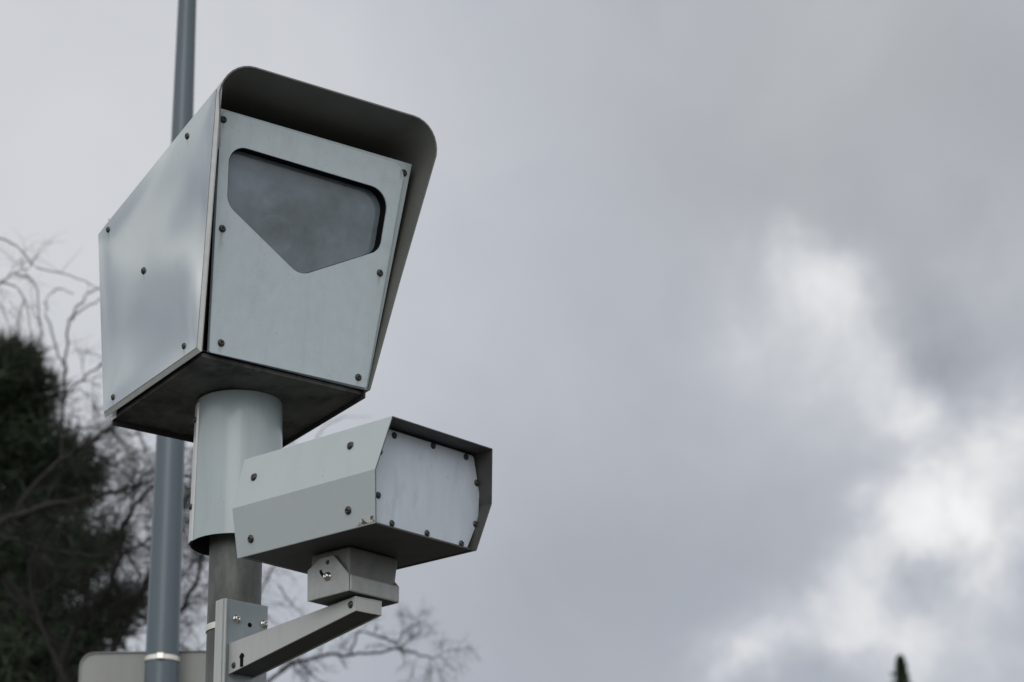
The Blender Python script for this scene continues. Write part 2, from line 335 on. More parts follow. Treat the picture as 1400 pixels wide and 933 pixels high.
def plate_with_hole(outer, inner, front, back, bev=0.0):
    # outer / inner: 2D outlines; front / back map (x, z) to 3D
    bm = bmesh.new()
    vo = [bm.verts.new(front(*p)) for p in outer]; vi = [bm.verts.new(front(*p)) for p in inner]
    eo = [bm.edges.new((vo[i], vo[(i + 1) % len(vo)])) for i in range(len(vo))]
    ei = [bm.edges.new((vi[i], vi[(i + 1) % len(vi)])) for i in range(len(vi))]
    bmesh.ops.triangle_fill(bm, use_beauty=True, edges=eo + ei)
    bo = [bm.verts.new(back(*p)) for p in outer]; bi = [bm.verts.new(back(*p)) for p in inner]
    for a, b in ((vo, bo), (vi, bi)):
        for i in range(len(a)):
            j = (i + 1) % len(a); bm.faces.new((a[i], a[j], b[j], b[i]))
    bmesh.ops.recalc_face_normals(bm, faces=bm.faces)
    me = bpy.data.meshes.new('plate'); bm.to_mesh(me); bm.free(); return me
random.seed(4)

# ------------------------------------------------------------------ ground
g_ = obj('ground', mesh([(-700, -300, 0), (700, -300, 0), (700, 1200, 0), (-700, 1200, 0)], [(0, 1, 2, 3)]), M['ground']); g_['kind'] = 'structure'
rd = obj('road', mesh([(-300, -14, .004), (300, -14, .004), (300, -1.5, .004), (-300, -1.5, .004)], [(0, 1, 2, 3)]), M['asphalt']); rd['kind'] = 'structure'
pv = obj('pavement', box(-300, 300, -1.5, 11, -.05, .13), M['paving'], bevel=.02); pv['kind'] = 'structure'

# ------------------------------------------------------------------ support post and sleeve
AX, AY, HZ = -.7102, 5.9163, 2.1355 + EYE
post = thing('support_post', 'round galvanised post in a pale grey sleeve, carrying the large camera housing', 'post', Matrix.Translation((AX, AY, 0)))
RP = .0672
p_ = obj('pole', lathe([(RP, .02), (RP, HZ - .003), (.001, HZ - .003)], 64), M['post'], post, smooth=True, auto=40)
S0, S1 = HZ - .002, HZ - .385
sm_ = lathe([(.1105, S0), (.1165, S1), (.1145, S1), (.1085, S0)], 96); sm_.materials.append(M['sleeve']); sm_.materials.append(M['gap'])
for i, p in enumerate(sm_.polygons): p.material_index = 1 if i % 3 else 0
obj('sleeve', sm_, None, post, smooth=True, auto=40)
# seam: folded strip running down the sleeve
th = math.radians(196)
def seam():
    v = []; f = []; n = 9
    for i in range(n):
        a = math.radians(183 + 26 * i / (n - 1)); lift = .004 if 0 < i < n - 1 else .0005
        for z, r in ((S0 - .012, .1107), (S1, .1165)):
            v.append(((r + lift) * math.cos(a), (r + lift) * math.sin(a), z))
    for i in range(n - 1): f.append((2 * i, 2 * i + 1, 2 * i + 3, 2 * i + 2))
    return mesh(v, f)
obj('seam_strip', seam(), M['hem'], post)  # pale metal colour stands in for the strip's bright reflection
for zz in (S0 - .055, S0 - .29):
    a = math.radians(200); r = .1112 + .006 * (S0 - zz) / .385 + .0042
    bolt(post, (r * math.cos(a), r * math.sin(a), zz), (math.cos(a), math.sin(a), 0), s=.85)
obj('base_flange', lathe([(.16, .006), (.16, .024), (RP + .012, .024), (RP + .004, .05), (RP, .05)], 40), M['post'], post, smooth=True, auto=40)

# ------------------------------------------------------------------ large camera housing
R1 = ((0.8391840122257053, -0.5429931124484576, 0.030474144094690143), (0.542598374623657, 0.8397367177817661, 0.020718317134173898), (-0.036840161244662974, -0.000851259445394636, 0.9993208082877209))
cam_t = thing('speed_camera', 'large grey hooded camera housing with dark shield shaped window, on top of the post', 'speed camera', frame(R1, (-0.56739247, 5.7, HZ)))
HX = lambda z: .238 + .116 * z           # half width grows with height
RAKE = .27
TOPZ, RC = .716, .085
def outline(top, half_top, y_of, left_z, n=9, ins=0.0):
    pts = []
    pts.append((HX(.008) - ins, .008))
    h = half_top - ins; t = top - ins
    pts.append((HX(.3) - ins, .3))
    zc = t - RC + ins
    for k in range(n): a = (math.pi / 2) * k / (n - 1); pts.append((h - RC + RC * math.cos(a), zc + RC * math.sin(a)))
    for k in range(n): a = math.pi / 2 + (math.pi / 2) * k / (n - 1); pts.append((-h + RC + RC * math.cos(a), zc + RC * math.sin(a)))
    pts.append((-HX(left_z) + .006 - ins, left_z))
    return [Vector((x, y_of(z), z)) for x, z in pts]
A = outline(TOPZ, .3165, lambda z: -RAKE * z, .5)
B = outline(.60, .302, lambda z: .572 + .01 * z, .40)
def inw(i):
    c = Vector((0, 0, .33)); p = A[i]
    n = len(A)
    t = (A[min(i + 1, n - 1)] - A[max(i - 1, 0)]); nn = Vector((-t.z, 0, t.x)).normalized()
    if nn.dot(Vector((c.x - p.x, 0, c.z - p.z))) < 0: nn = -nn
    return nn
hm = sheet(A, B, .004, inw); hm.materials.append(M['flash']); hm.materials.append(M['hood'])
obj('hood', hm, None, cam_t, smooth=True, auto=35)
# rolled outer lip of the hood
# left side panel: plate with folded edges
def sidep(y, z, off=0.0): return Vector((-.240 - .114 * z - off, y, z))
quad = [(-.176, .654), (.581, .536), (.577, .008), (-.001, .004)]       # y, z : top front, top back, bottom back, bottom front
cy = sum(q[0] for q in quad) / 4; cz = sum(q[1] for q in quad) / 4
def inset(q, d):
    n = len(q); res = []
    for i in range(n):
        p0, p1, p2 = Vector(q[i - 1]), Vector(q[i]), Vector(q[(i + 1) % n])
        e1 = (p1 - p0).normalized(); e2 = (p2 - p1).normalized(); n1 = Vector((-e1.y, e1.x)); n2 = Vector((-e2.y, e2.x))
        c = Vector((cy, cz))
        if n1.dot(c - p1) < 0: n1 = -n1
        if n2.dot(c - p1) < 0: n2 = -n2
        d1 = d[(i - 1) % n]; d2 = d[i]
        m_ = Matrix(((n1.x, n1.y), (n2.x, n2.y))); sol = m_.inverted() @ Vector((d1, d2)); res.append(p1 + sol)
    return res
# edge widths: top, back, bottom, front
q1 = inset(quad, (.010, .003, .012, .011))
o4 = [sidep(*q, 0) for q in quad]; i4 = [sidep(*q, .006) for q in q1]; b4 = [sidep(*q, -.004) for q in inset(quad, (.002,) * 4)]
me = mesh(i4, [(0, 1, 2, 3)]); 
vb = o4 + i4 + b4
fc = [(i, (i + 1) % 4, 4 + (i + 1) % 4, 4 + i) for i in range(4)] + [(i, 8 + i, 8 + (i + 1) % 4, (i + 1) % 4) for i in range(4)] + [(11, 10, 9, 8)]
def skin(n=30):
    v = []; f = []
    for off in (0, 1):
        for j in range(n + 1):
            for i in range(n + 1):
                u, w = i / n, j / n
                q = (q1[3].lerp(q1[2], u)).lerp(q1[0].lerp(q1[1], u), w)
                e = min(u, 1 - u, w, 1 - w)
                dish = .0026 * (1 - math.exp(-e / .09)) + .0008 * math.exp(-((u - .3) ** 2 / .04 + (w - .68) ** 2 / .02)) - .0006 * math.exp(-((u - .7) ** 2 / .05 + (w - .35) ** 2 / .06))
                v.append(sidep(q.x, q.y, .007 - dish if not off else .001))
    N1 = n + 1; M1 = N1 * N1
    for j in range(n):
        for i in range(n):
            a_ = j * N1 + i; f.append((a_, a_ + 1, a_ + N1 + 1, a_ + N1)); f.append((M1 + a_, M1 + a_ + N1, M1 + a_ + N1 + 1, M1 + a_ + 1))
    return mesh(v, f)
sp = obj('side_panel', skin(), M['side'], cam_t, smooth=True)
obj('folded_edge', mesh(vb, fc), M['hem'], sp)
for (y, z) in ((.015, .586), (.514, .517), (.302, .323), (.079, .043), (.512, .043), (-.14, .565)):
    if (y, z) != (-.14, .565): bolt(cam_t, sidep(y, z, .0045), (-1, 0, -.114))
# inner body: back, inner sides and roof; open in front
def body():
    fr = [(-.222, .03, .02), (.222, .03, .02), (.262, -.06, .60), (-.262, -.06, .60)]
    bk = [(-.222, .555, .02), (.222, .555, .02), (.275, .555, .56), (-.275, .555, .56)]
    return mesh(fr + bk, [(4, 5, 6, 7), (0, 4, 7, 3), (1, 2, 6, 5), (2, 3, 7, 6), (0, 1, 5, 4)])
bo = obj('body', body(), M['gap'], cam_t); sm = bo.modifiers.new('solid', 'SOLIDIFY'); sm.thickness = .004
obj('back_panel', hexa([(-.225, .562, .012), (.225, .562, .012), (.225, .570, .012), (-.225, .570, .012)], [(-.285, .562, .575), (.285, .562, .575), (.285, .570, .575), (-.285, .570, .575)]), M['side'], cam_t)
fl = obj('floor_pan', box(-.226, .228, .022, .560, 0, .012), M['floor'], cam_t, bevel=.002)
obj('floor_lip', box(-.226, .228, .5605, .566, -.014, .040), M['gap'], fl)
obj('floor_edge', box(-.2295, -.2265, .535, .565, -.002, .055), M['hem'], fl)
obj('floor_rail', box(.2285, .232, .01, .566, -.012, .03), M['gap'], fl)
# front panel
PR = .155
def P(x, z, off=0.0): return Vector((x, .008 - PR * z - off, z + off * -.15))
outer = rounded([(-.216, .010), (.229, .013), (.268, .622), (-.272, .626)], [.006, .006, .035, .02])
win = rounded([(-.222, .390), (-.005 + .008, .2635 - .006), (.222, .378), (.230, .5415), (-.238, .5475)], [.05, .05, .045, .052, .045], 8)
def shift(pts, k): 
    c = Vector((0, .42)); return [c + (Vector(p) - c) * k for p in pts]
pn = obj('front_panel', plate_with_hole([tuple(p) for p in outer], [tuple(p) for p in win], lambda x, z: P(x, z, .004), lambda x, z: P(x, z, -.001)), M['panel'], cam_t)
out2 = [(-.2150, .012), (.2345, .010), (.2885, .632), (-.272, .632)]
bv = pn.modifiers.new('bevel', 'BEVEL'); bv.width = .0012; bv.segments = 3; bv.limit_method = 'ANGLE'; bv.angle_limit = math.radians(40)
# return flange behind the plate; its darker paint stands in for the hood's shade
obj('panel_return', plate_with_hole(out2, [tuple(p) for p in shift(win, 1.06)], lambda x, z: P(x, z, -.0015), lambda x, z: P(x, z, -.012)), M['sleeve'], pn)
# window: black gasket, pane, instruments behind
wo = obj('window', plate_with_hole([tuple(p) for p in shift(win, .9985)], [tuple(p) for p in shift(win, .988)], lambda x, z: P(x, z, .0005), lambda x, z: P(x, z, -.05)), M['dark'], cam_t)
wo.name = 'window_gasket'
wp = [P(p[0], p[1], -.027) for p in shift(win, .99)]
obj('pane_border', plate_with_hole([tuple(p) for p in shift(win, .99)], [tuple(p) for p in shift(win, .90)], lambda x, z: P(x, z, -.029), lambda x, z: P(x, z, -.032)), M['brack'], wo)
gl = obj('window_pane', mesh(wp, [tuple(range(len(wp)))]), M['glass'], wo)
for (x, z, r) in ((-.165, .482, .026), (-.08, .468, .036), (-.055, .365, .052), (.115, .415, .034), (.0, .40, .022)):
    l_ = obj('lens', lathe([(r, 0), (r, .05), (r * .86, .05), (r * .8, .03), (r * .5, .022), (.001, .018)], 32), M['plate'], cam_t, smooth=True, auto=40)
    l_.rotation_mode = 'QUATERNION'; l_.rotation_quaternion = Vector((0, -1, -.15)).to_track_quat('Z', 'Y'); l_.location = P(x, z, -.097)
for (x, z) in ((-.263, .603), (.268, .603), (-.226, .325), (.229, .319), (-.188, .039), (.2025, .0355)):
    bolt(cam_t, P(x, z, .004 if x < .25 else -.0016), (0, -1, -.15), s=.95)

# ------------------------------------------------------------------ small flash housing
K = .9555
R2 = ((0.6731419917308996, -0.739328602363932, 0.016525032379762834), (0.7394826288093598, 0.6727426580274879, -0.02414037612194422), (0.0067305763316247045, 0.028469875249205398, 0.9995719911769931))
o2 = Vector((-0.3269080520700585, 5.45, 1.6632957119697769)) * K + Vector((0, 0, EYE))
fl_t = thing('flash_unit', 'small six sided grey flash box with a pale square front plate, on the sloping arm', 'flash unit', frame(R2, o2))
def L(x, y, z): return Vector((x + .172, y, z)) * K
SEC = [(-.173, 0), (-.2015, .121), (-.174, .2535), (.175, .2525), (.2015, .121), (.173, 0)]
A = [L(x, -.2 * z, z) for x, z in SEC]; B = [L(x, .49 - .05 * z, z) for x, z in SEC]
def inw2(i):
    d = [(1, 0, .1), (1, 0, 0), (.7, 0, -1), (-.7, 0, -1), (-1, 0, 0), (-1, 0, .1)][i]; return Vector(d)
hm = sheet(A, B, .0035, inw2); hm.materials.append(M['flash']); hm.materials.append(M['inner_sheet'])
sh = obj('shell', hm, None, fl_t, bevel=.0012)
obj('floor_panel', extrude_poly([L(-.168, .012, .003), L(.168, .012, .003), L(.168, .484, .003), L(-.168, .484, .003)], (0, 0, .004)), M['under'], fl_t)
obj('rear_panel', extrude_poly([L(x * .975, .478 - .05 * z, z * .98 + .003) for x, z in SEC], (0, -.004, 0)), M['flash'], fl_t)
# recessed front plate
def FPt(x, z, off=0): return L(x, .022 - .055 * z - off, z)
pl = rounded([(-.158, .006), (.158, .006), (.193, .085), (.193, .150), (.166, .243), (-.166, .243), (-.193, .150), (-.193, .085)], .012, 4)
fpo = obj('front_plate', extrude_poly([FPt(p[0], p[1], .003) for p in pl], Vector((0, .004, 0))), M['plate'], fl_t, bevel=.001)
obj('front_frame', extrude_poly([FPt(x * .985, max(z * .985, .004), -.004) for x, z in SEC], Vector((0, .004, 0))), M['gap'], fl_t)
for (x, z) in ((.061, .231), (.194, .236), (.310, .234), (.017, .181), (.352, .177), (.020, .075), (.355, .073), (.07, .0165), (.189, .0165), (.309, .0145)):
    bolt(fl_t, FPt(x - .172, z, .0032), (0, -1, -.05), s=.8)
nlo = Vector((-.121, 0, -.0285)); nup = Vector((-.1325, 0, .0275))
def SLo(y, z): return L(-.173 - .0285 * z / .121, y, z)
def SUp(y, z): return L(-.2015 + .0275 * (z - .121) / .1325, y, z)
bolt(fl_t, SLo(.431, .038), nlo); bolt(fl_t, SLo(.083, .044), nlo); bolt(fl_t, SUp(.08, .204), nup); bolt(fl_t, SUp(.423, .194), nup)
lb = [SLo(.002, .004), SLo(.062, .004), SLo(.055, .016), SLo(.004, .018)]
obj('worn_sticker', extrude_poly([p + nlo.normalized() * .0012 for p in lb], -nlo.normalized() * .001), M['label'], fl_t)
# tilt bracket under the box and the cradle it pivots in
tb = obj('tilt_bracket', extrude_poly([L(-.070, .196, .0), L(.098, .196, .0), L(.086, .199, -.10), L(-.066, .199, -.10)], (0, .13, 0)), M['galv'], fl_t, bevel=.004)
x0, x1 = -.079, .088
def cheek(x):
    return extrude_poly([L(x, .186, -.115), L(x, .332, -.118), L(x, .335, -.040), L(x, .292, -.016), L(x, .242, -.016), L(x, .188, -.071)], (.004, 0, 0))
cr = obj('cradle', cheek(x0), M['brack'], fl_t, bevel=.0015)
obj('cradle_cheek', cheek(x1), M['brack'], cr, bevel=.0015)
obj('cradle_front', extrude_poly([L(x0 + .0045, .183, -.115), L(x1 + .003, .183, -.115), L(x1 + .003, .183, -.0725), L(x0 + .0045, .183, -.0725)], (0, .006, 0)), M['brack'], cr, bevel=.003)
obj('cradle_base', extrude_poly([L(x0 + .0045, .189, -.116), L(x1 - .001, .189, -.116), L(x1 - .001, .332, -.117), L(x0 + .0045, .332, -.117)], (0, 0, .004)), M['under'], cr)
# pivot bolt in its curved slot
sl = []
for rr, rng in ((.030, range(0, 9)), (.022, range(8, -1, -1))):
    for k in rng:
        a = math.radians(95 + 80 * k / 8); sl.append(L(x0, .266 - rr * math.cos(a) * 1.0, -.047 - .004 + .028 - rr * math.sin(a)))
sl = []
cyv, czv = .262, -.040
for rr, rng in ((.030, range(0, 9)), (.022, range(8, -1, -1))):
    for k in rng:
        a = math.radians(15 + 75 * k / 8); sl.append(L(x0, cyv + rr * math.cos(a), czv - rr * math.sin(a)))
obj('slot', extrude_poly([p + Vector((-.0008, 0, 0)) for p in sl], (.0007, 0, 0)), M['dark'], cr)
bolt(cr, L(x0, cyv - .002, czv - .027), (-1, 0, 0), BBOLT, s=1.15)
bolt(cr, L(x0, .262, -.031), (-1, 0, 0), s=.55)

# ------------------------------------------------------------------ mounting arm
YAW = math.radians(40.4)
ad = Vector((math.sin(YAW), -math.cos(YAW), 0)); ar = Vector((math.cos(YAW), math.sin(YAW), 0))
AK = .9926
AM = Matrix(((ar.x * AK, -ad.x * AK, 0, -.7145 * AK), (ar.y * AK, -ad.y * AK, 0, 5.86 * AK), (0, 0, AK, EYE), (0, 0, 0, 1)))
arm_t = thing('mounting_arm', 'grey tapering bracket arm strapped to the post, reaching up under the small flash box', 'bracket arm',
              AM)
# local: x along the plate, -y out along the arm
LA, WA = .526, .0766
ZB0, ZT0, ZB1, ZT1 = 1.4045, 1.483, 1.4545, 1.490
aw = .003
left = [(0, 0, ZB0), (0, -LA, ZB1), (0, -LA, ZT1), (0, 0, ZT0)]
lf = obj('arm', extrude_poly(left, (aw, 0, 0)), M['arm'], arm_t, bevel=.001)
obj('arm_side', extrude_poly([(WA - aw, y, z) for x, y, z in left], (aw, 0, 0)), M['arm'], lf, bevel=.001)
obj('arm_top', extrude_poly([(aw, 0, ZT0 - aw), (aw, -LA, ZT1 - aw), (WA - aw, -LA, ZT1 - aw), (WA - aw, 0, ZT0 - aw)], (0, 0, aw - .0005)), M['arm'], lf)
obj('arm_end', extrude_poly([(aw, -LA + .0005, ZB1 + .001), (WA - aw, -LA + .0005, ZB1 + .001), (WA - aw, -LA + .0005, ZT1 - aw - .0005), (aw, -LA + .0005, ZT1 - aw - .0005)], (0, aw, 0)), M['arm'], lf)
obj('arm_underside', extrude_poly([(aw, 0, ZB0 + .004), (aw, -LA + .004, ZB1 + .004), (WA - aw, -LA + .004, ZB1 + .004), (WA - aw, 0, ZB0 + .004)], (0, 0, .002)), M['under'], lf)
bolt(arm_t, (0, -LA + .018, ZT1 - .017), (-1, 0, 0), s=.9)
bolt(arm_t, (0, -.025, ZB0 + .018), (-1, 0, 0), s=.8)
ks = [(-.066, ZB0 + .007), (-.053, ZB0 + .009), (-.053, ZB0 + .030), (-.049, ZB0 + .033), (-.051, ZB0 + .038), (-.0595, ZB0 + .043), (-.068, ZB0 + .038), (-.070, ZB0 + .032), (-.066, ZB0 + .029)]
obj('arm_slot', extrude_poly([(-.0012, y, z) for y, z in ks], (.0011, 0, 0)), M['dark'], arm_t)
# back plate with a flange folded back on its left edge
px0, px1 = -.016, .116
ZP0, ZP1 = 1.28, 1.597
obj('mounting_plate', box(px0, px1, .002, .006, ZP0, ZP1), M['plategrey'], arm_t, bevel=.001)
obj('plate_flange', box(px0, px0 + .004, .0072, .040, ZP0, ZP1), M['arm'], arm_t)
obj('plate_rib', box(px0 + .001, px0 + .004, -.006, .0018, ZP0, ZP1 - .002), M['arm'], arm_t)
for (x, z, me_) in ((.022, 1.549, None), (.1055, 1.549, BBOLT)):
    bolt(arm_t, (x, .0019, z), (0, -1, 0), me_ or BBOLT, s=1.1)
obj('plate_hole', lathe([(.006, 0), (.006, .0006), (.0002, .0006)], 16), M['dark'], arm_t).matrix_basis = Matrix.Translation((.062, .0019, 1.540)) @ Matrix.Rotation(math.pi / 2, 4, 'X')
# stainless straps round the post
pl_ = AM.inverted() @ Vector((AX, AY, EYE))
for z in (1.543, 1.358):
    s_ = obj('strap', lathe([(RP + .0011, -.008), (RP + .0032, -.008), (RP + .0032, .008), (RP + .0011, .008)], 48), M['strap'], arm_t, smooth=True, auto=40)
    s_.location = (pl_.x, pl_.y, z)

# ------------------------------------------------------------------ lamp post and sign behind
def on_line(px_, py_, Y): return at(px_, py_, Y)
LY = 8.6
lb_ = at(220.5, 933, LY)
lp = thing('lamp_post', 'tall tapering blue grey lamp post behind the camera housing, with a bright strap low down', 'lamp post', Matrix.Translation((lb_.x, LY, 0)))
zt = at(256, 0, LY).z; zb = lb_.z
def rad(z): t = (z - zb) / (zt - zb); return .0620 + (.0368 - .0620) * t
tube = [(rad(0) + .0, .0)] + [(rad(z), z) for z in (1, zb, (zb + zt) / 2, zt)] + [(rad(zt) * .8, 9.0), (.001, 9.02)]
obj('pole', lathe(tube, 40), M['lamp'], lp, smooth=True, auto=40)
obj('base_plate', lathe([(.19, 0.002), (.19, .022), (.001, .022)], 4), M['lamp'], lp)
obj('lamp_arm', lathe([(.028, 0), (.024, 1.2), (.001, 1.2)], 16), M['lamp'], lp).matrix_basis = Matrix.Translation((0, 0, 8.95)) @ Matrix.Rotation(math.radians(80), 4, 'Y')
obj('lamp_head', extrude_poly([(1.1, -.12, 9.10), (1.75, -.10, 9.20), (1.75, .10, 9.20), (1.1, .12, 9.10)], (-.02, 0, .10)), M['lamp'], lp, bevel=.02)
sg = at(110, 893, LY + .09); sr = at(300, 893, LY + .09)
st = thing('traffic_sign', 'pale bare metal back of a traffic sign with rounded corners, strapped to the lamp post', 'sign', Matrix.Translation((lb_.x, LY, sg.z - .8)))
wx0, wx1 = sg.x - lb_.x, sr.x - lb_.x
cor = rounded([(wx0, 0), (wx1, 0), (wx1, .8), (wx0, .8)], .055, 8)
pa = obj('panel', extrude_poly([(p[0], .088, p[1]) for p in cor], (0, .004, 0)), M['sign'], st)
inner = rounded([(wx0 + .055, .05), (wx1 - .055, .05), (wx1 - .055, .77), (wx0 + .055, .77)], .04, 8)
obj('stiffener', extrude_poly([(wx0 + .05, .066, .62), (wx1 - .05, .066, .62), (wx1 - .05, .066, .66), (wx0 + .05, .066, .66)], (0, .021, 0)), M['sign'], pa)
obj('folded_rim', plate_with_hole([tuple(p) for p in cor], [tuple(p) for p in rounded([(wx0 + .003, .003), (wx1 - .003, .003), (wx1 - .003, .797), (wx0 + .003, .797)], .052, 8)], lambda x, z: Vector((x, .08, z)), lambda x, z: Vector((x, .0875, z))), M['sign'], pa)
stz = at(220, 903, LY).z - (sg.z - .8)
rz = rad(at(220, 903, LY).z)
obj('strap', lathe([(rz + .0008, -.0085), (rz + .0035, -.0085), (rz + .0035, .0085), (rz + .0008, .0085)], 40), M['strap'], st, smooth=True, auto=40, loc=(0, 0, stz))
obj('buckle', box(-.010, .016, -rz - .012, -rz - .0036, stz - .012, stz + .012), M['strap'], st, bevel=.003)

# ------------------------------------------------------------------ trees
class Tubes:
    def __init__(s): s.v = []; s.f = []
    def tube(s, pts, radii, n=5):
        base = len(s.v); m_ = len(pts)
        for i, p in enumerate(pts):
            t = (pts[min(i + 1, m_ - 1)] - pts[max(i - 1, 0)])
            if t.length < 1e-6: t = Vector((0, 0, 1))
            t.normalize(); a = t.orthogonal().normalized(); b = t.cross(a)
            for k in range(n):
                an = 2 * math.pi * k / n; s.v.append(p + (a * math.cos(an) + b * math.sin(an)) * radii[i])
        for i in range(m_ - 1):
            for k in range(n): s.f.append((base + i * n + k, base + i * n + (k + 1) % n, base + (i + 1) * n + (k + 1) % n, base + (i + 1) * n + k))
    def mesh(s):
        me = bpy.data.meshes.new('branches'); me.from_pydata([tuple(v) for v in s.v], [], s.f); me.update()
        for p in me.polygons: p.use_smooth = True
        return me
def smoothpath(pts, sub=5):
    out = []
    n = len(pts)
    for i in range(n - 1):
        p0, p1, p2, p3 = pts[max(i - 1, 0)], pts[i], pts[i + 1], pts[min(i + 2, n - 1)]
        for k in range(sub):
            t = k / sub
            out.append(.5 * ((2 * p1) + (p2 - p0) * t + (2 * p0 - 5 * p1 + 4 * p2 - p3) * t * t + (3 * p1 - p0 - 3 * p2 + p3) * t ** 3))
    out.append(pts[-1]); return out
def rv(rnd, s=1): return Vector((rnd.gauss(0, s), rnd.gauss(0, s), rnd.gauss(0, s)))
def twig(T, rnd, p, d, length, r, depth, droop, wob=.2):
    n = 5; pts = [p.copy()]; dd = d.normalized()
    for i in range(n):
        dd = (dd + rv(rnd, wob) + Vector((0, 0, -droop))).normalized(); pts.append(pts[-1] + dd * length / n)
    T.tube(pts, [r * (1 - .65 * i / n) for i in range(n + 1)], 4 if depth else 3)
    if depth > 0:
        for i in range(1, n + 1):
            for _ in range(2 if i > 1 else 1):
                q = (pts[i] - pts[i - 1]).normalized(); side = (q + rv(rnd, .75)).normalized()
                twig(T, rnd, pts[i], side, length * rnd.uniform(.4, .7), r * .55, depth - 1, droop, wob)
def bare_tree(label, root, height, limbs, seed, group, m='bark', droop=.05, wob=.2):
    rnd = random.Random(seed)
    t = thing('bare_tree', label, 'tree', Matrix.Translation(root), group)
    Tr = Tubes(); top = Vector((root.x * 0, 0, height))
    tp = smoothpath([Vector((0, 0, 0)), Vector((.1, .05, height * .35)), Vector((-.05, 0, height * .7)), top])
    Tr.tube(tp, [.17 - .1 * i / len(tp) for i in range(len(tp))], 10)
    obj('trunk', Tr.mesh(), M[m], t)
    Br = Tubes()
    for (path, r0, r1, nt_, tl, dp) in limbs:
        p3 = [at(*q) - Vector(root) for q in path]
        sp_ = smoothpath(p3, 6); n = len(sp_)
        for i in range(1, n - 1): sp_[i] = sp_[i] + rv(rnd, .05 * wob)
        Br.tube(sp_, [r0 + (r1 - r0) * i / (n - 1) for i in range(n)], 6)
        for _ in range(nt_):
            i = rnd.randint(max(1, int(n * .3)), n - 1)
            q = (sp_[i] - sp_[i - 1]).normalized(); twig(Br, rnd, sp_[i], (q * .7 + rv(rnd, .7)).normalized(), tl * rnd.uniform(.6, 1.3), r1 * .7, dp, droop, wob)
        if nt_: twig(Br, rnd, sp_[-1], sp_[-1] - sp_[-2], tl, r1 * .8, dp, droop, wob)
    obj('branches', Br.mesh(), M[m], t)
    return t
TG = None
# tree whose twigs show either side of the lamp post
TY = 15.0
rootA = Vector((at(120, 933, TY).x, TY, 0)); hA = at(120, 1010, TY).z
bA = (120, 1010, TY)
limbsA = [
    ([bA, (60, 860, 14.8), (-40, 740, 14.6)], .05, .02, 6, .5, 1),
    ([bA, (90, 900, 14.6), (150, 800, 14.4), (185, 690, 14.2), (250, 640, 14.0)], .035, .006, 20, .42, 2),
    ([bA, (150, 900, 14.7), (200, 800, 14.6), (245, 700, 14.5), (300, 620, 14.3)], .03, .006, 30, .42, 2),
    ([bA, (180, 930, 15), (230, 860, 15.2), (270, 790, 15.3), (285, 700, 15.3)], .035, .007, 30, .40, 2),
    ([(-60, 760, 14.2), (0, 715, 14.2), (80, 690, 14.2), (150, 675, 14.2), (210, 655, 14.2)], .03, .007, 9, .36, 2),
    ([(-60, 700, 14.4), (0, 732, 14.4), (70, 752, 14.4), (150, 760, 14.4), (200, 742, 14.4)], .02, .007, 6, .34, 2),
    ([(20, 700, 15.2), (70, 640, 15.2), (120, 605, 15.1), (170, 575, 15.0), (200, 560, 15.0)], .02, .008, 8, .4, 2),
    ([(84, 640, 15.5), (86, 560, 15.5), (92, 480, 15.5), (98, 430, 15.4), (125, 398, 15.3), (150, 396, 15.2)], .011, .005, 0, .1, 0),
    ([(86, 500, 15.5), (70, 450, 15.5), (62, 415, 15.4), (80, 395, 15.3), (100, 402, 15.2)], .007, .004, 0, .2, 0),
    ([(98, 440, 15.4), (118, 420, 15.3), (150, 402, 15.2)], .007, .004, 0, .2, 0),
    ([(84, 545, 15.5), (110, 520, 15.4), (150, 492, 15.3)], .010, .005, 7, .3, 1),
    ([(86, 590, 15.5), (110, 585, 15.4), (150, 590, 15.3)], .010, .005, 5, .3, 1),
    ([bA, (100, 960, 14.4), (40, 800, 14.2), (70, 720, 14.0)], .02, .01, 4, .4, 1),
]
bare_tree('leafless tree with dark tangled twigs, directly behind the lamp post', rootA, hA, limbsA, 11, TG, 'bark', .05, .15)
# leafless limb to the right of the post
TY2 = 16.5
rootB = Vector((at(330, 933, TY2).x, TY2, 0)); hB = at(330, 1000, TY2).z
bB = (330, 1000, TY2)
limbsB = [
    ([bB, (370, 930, 16.5), (430, 898, 16.4), (470, 896, 16.4), (510, 894, 16.3), (550, 884, 16.2)], .012, .008, 4, .16, 1),
    ([(478, 895, 16.4), (486, 872, 16.4), (492, 864, 16.4), (515, 870, 16.3), (540, 880, 16.3)], .009, .006, 4, .16, 1),
    ([(545, 885, 16.2), (562, 892, 16.1), (590, 900, 16.1), (606, 893, 16.0)], .010, .003, 7, .17, 2),
    ([(540, 882, 16.2), (555, 862, 16.2), (575, 850, 16.3)], .007, .0025, 6, .16, 2),
    ([bB, (345, 960, 16.4), (380, 920, 16.3), (405, 905, 16.3), (430, 925, 16.3)], .014, .005, 5, .2, 2),
    ([bB, (335, 880, 17), (352, 820, 17.2), (372, 778, 17.3), (392, 740, 17.3)], .016, .005, 3, .2, 1),
    ([(380, 800, 17.2), (405, 835, 17.2), (430, 850, 17.2)], .007, .003, 3, .2, 1),
    ([(392, 740, 17.3), (420, 640, 17.5), (438, 590, 17.6), (470, 570, 17.6)], .006, .0035, 2, .22, 0),
]
bare_tree('leafless tree with a long crooked limb reaching out right of the post', rootB, hB, limbsB, 5, TG, 'barkl', .05, .12)
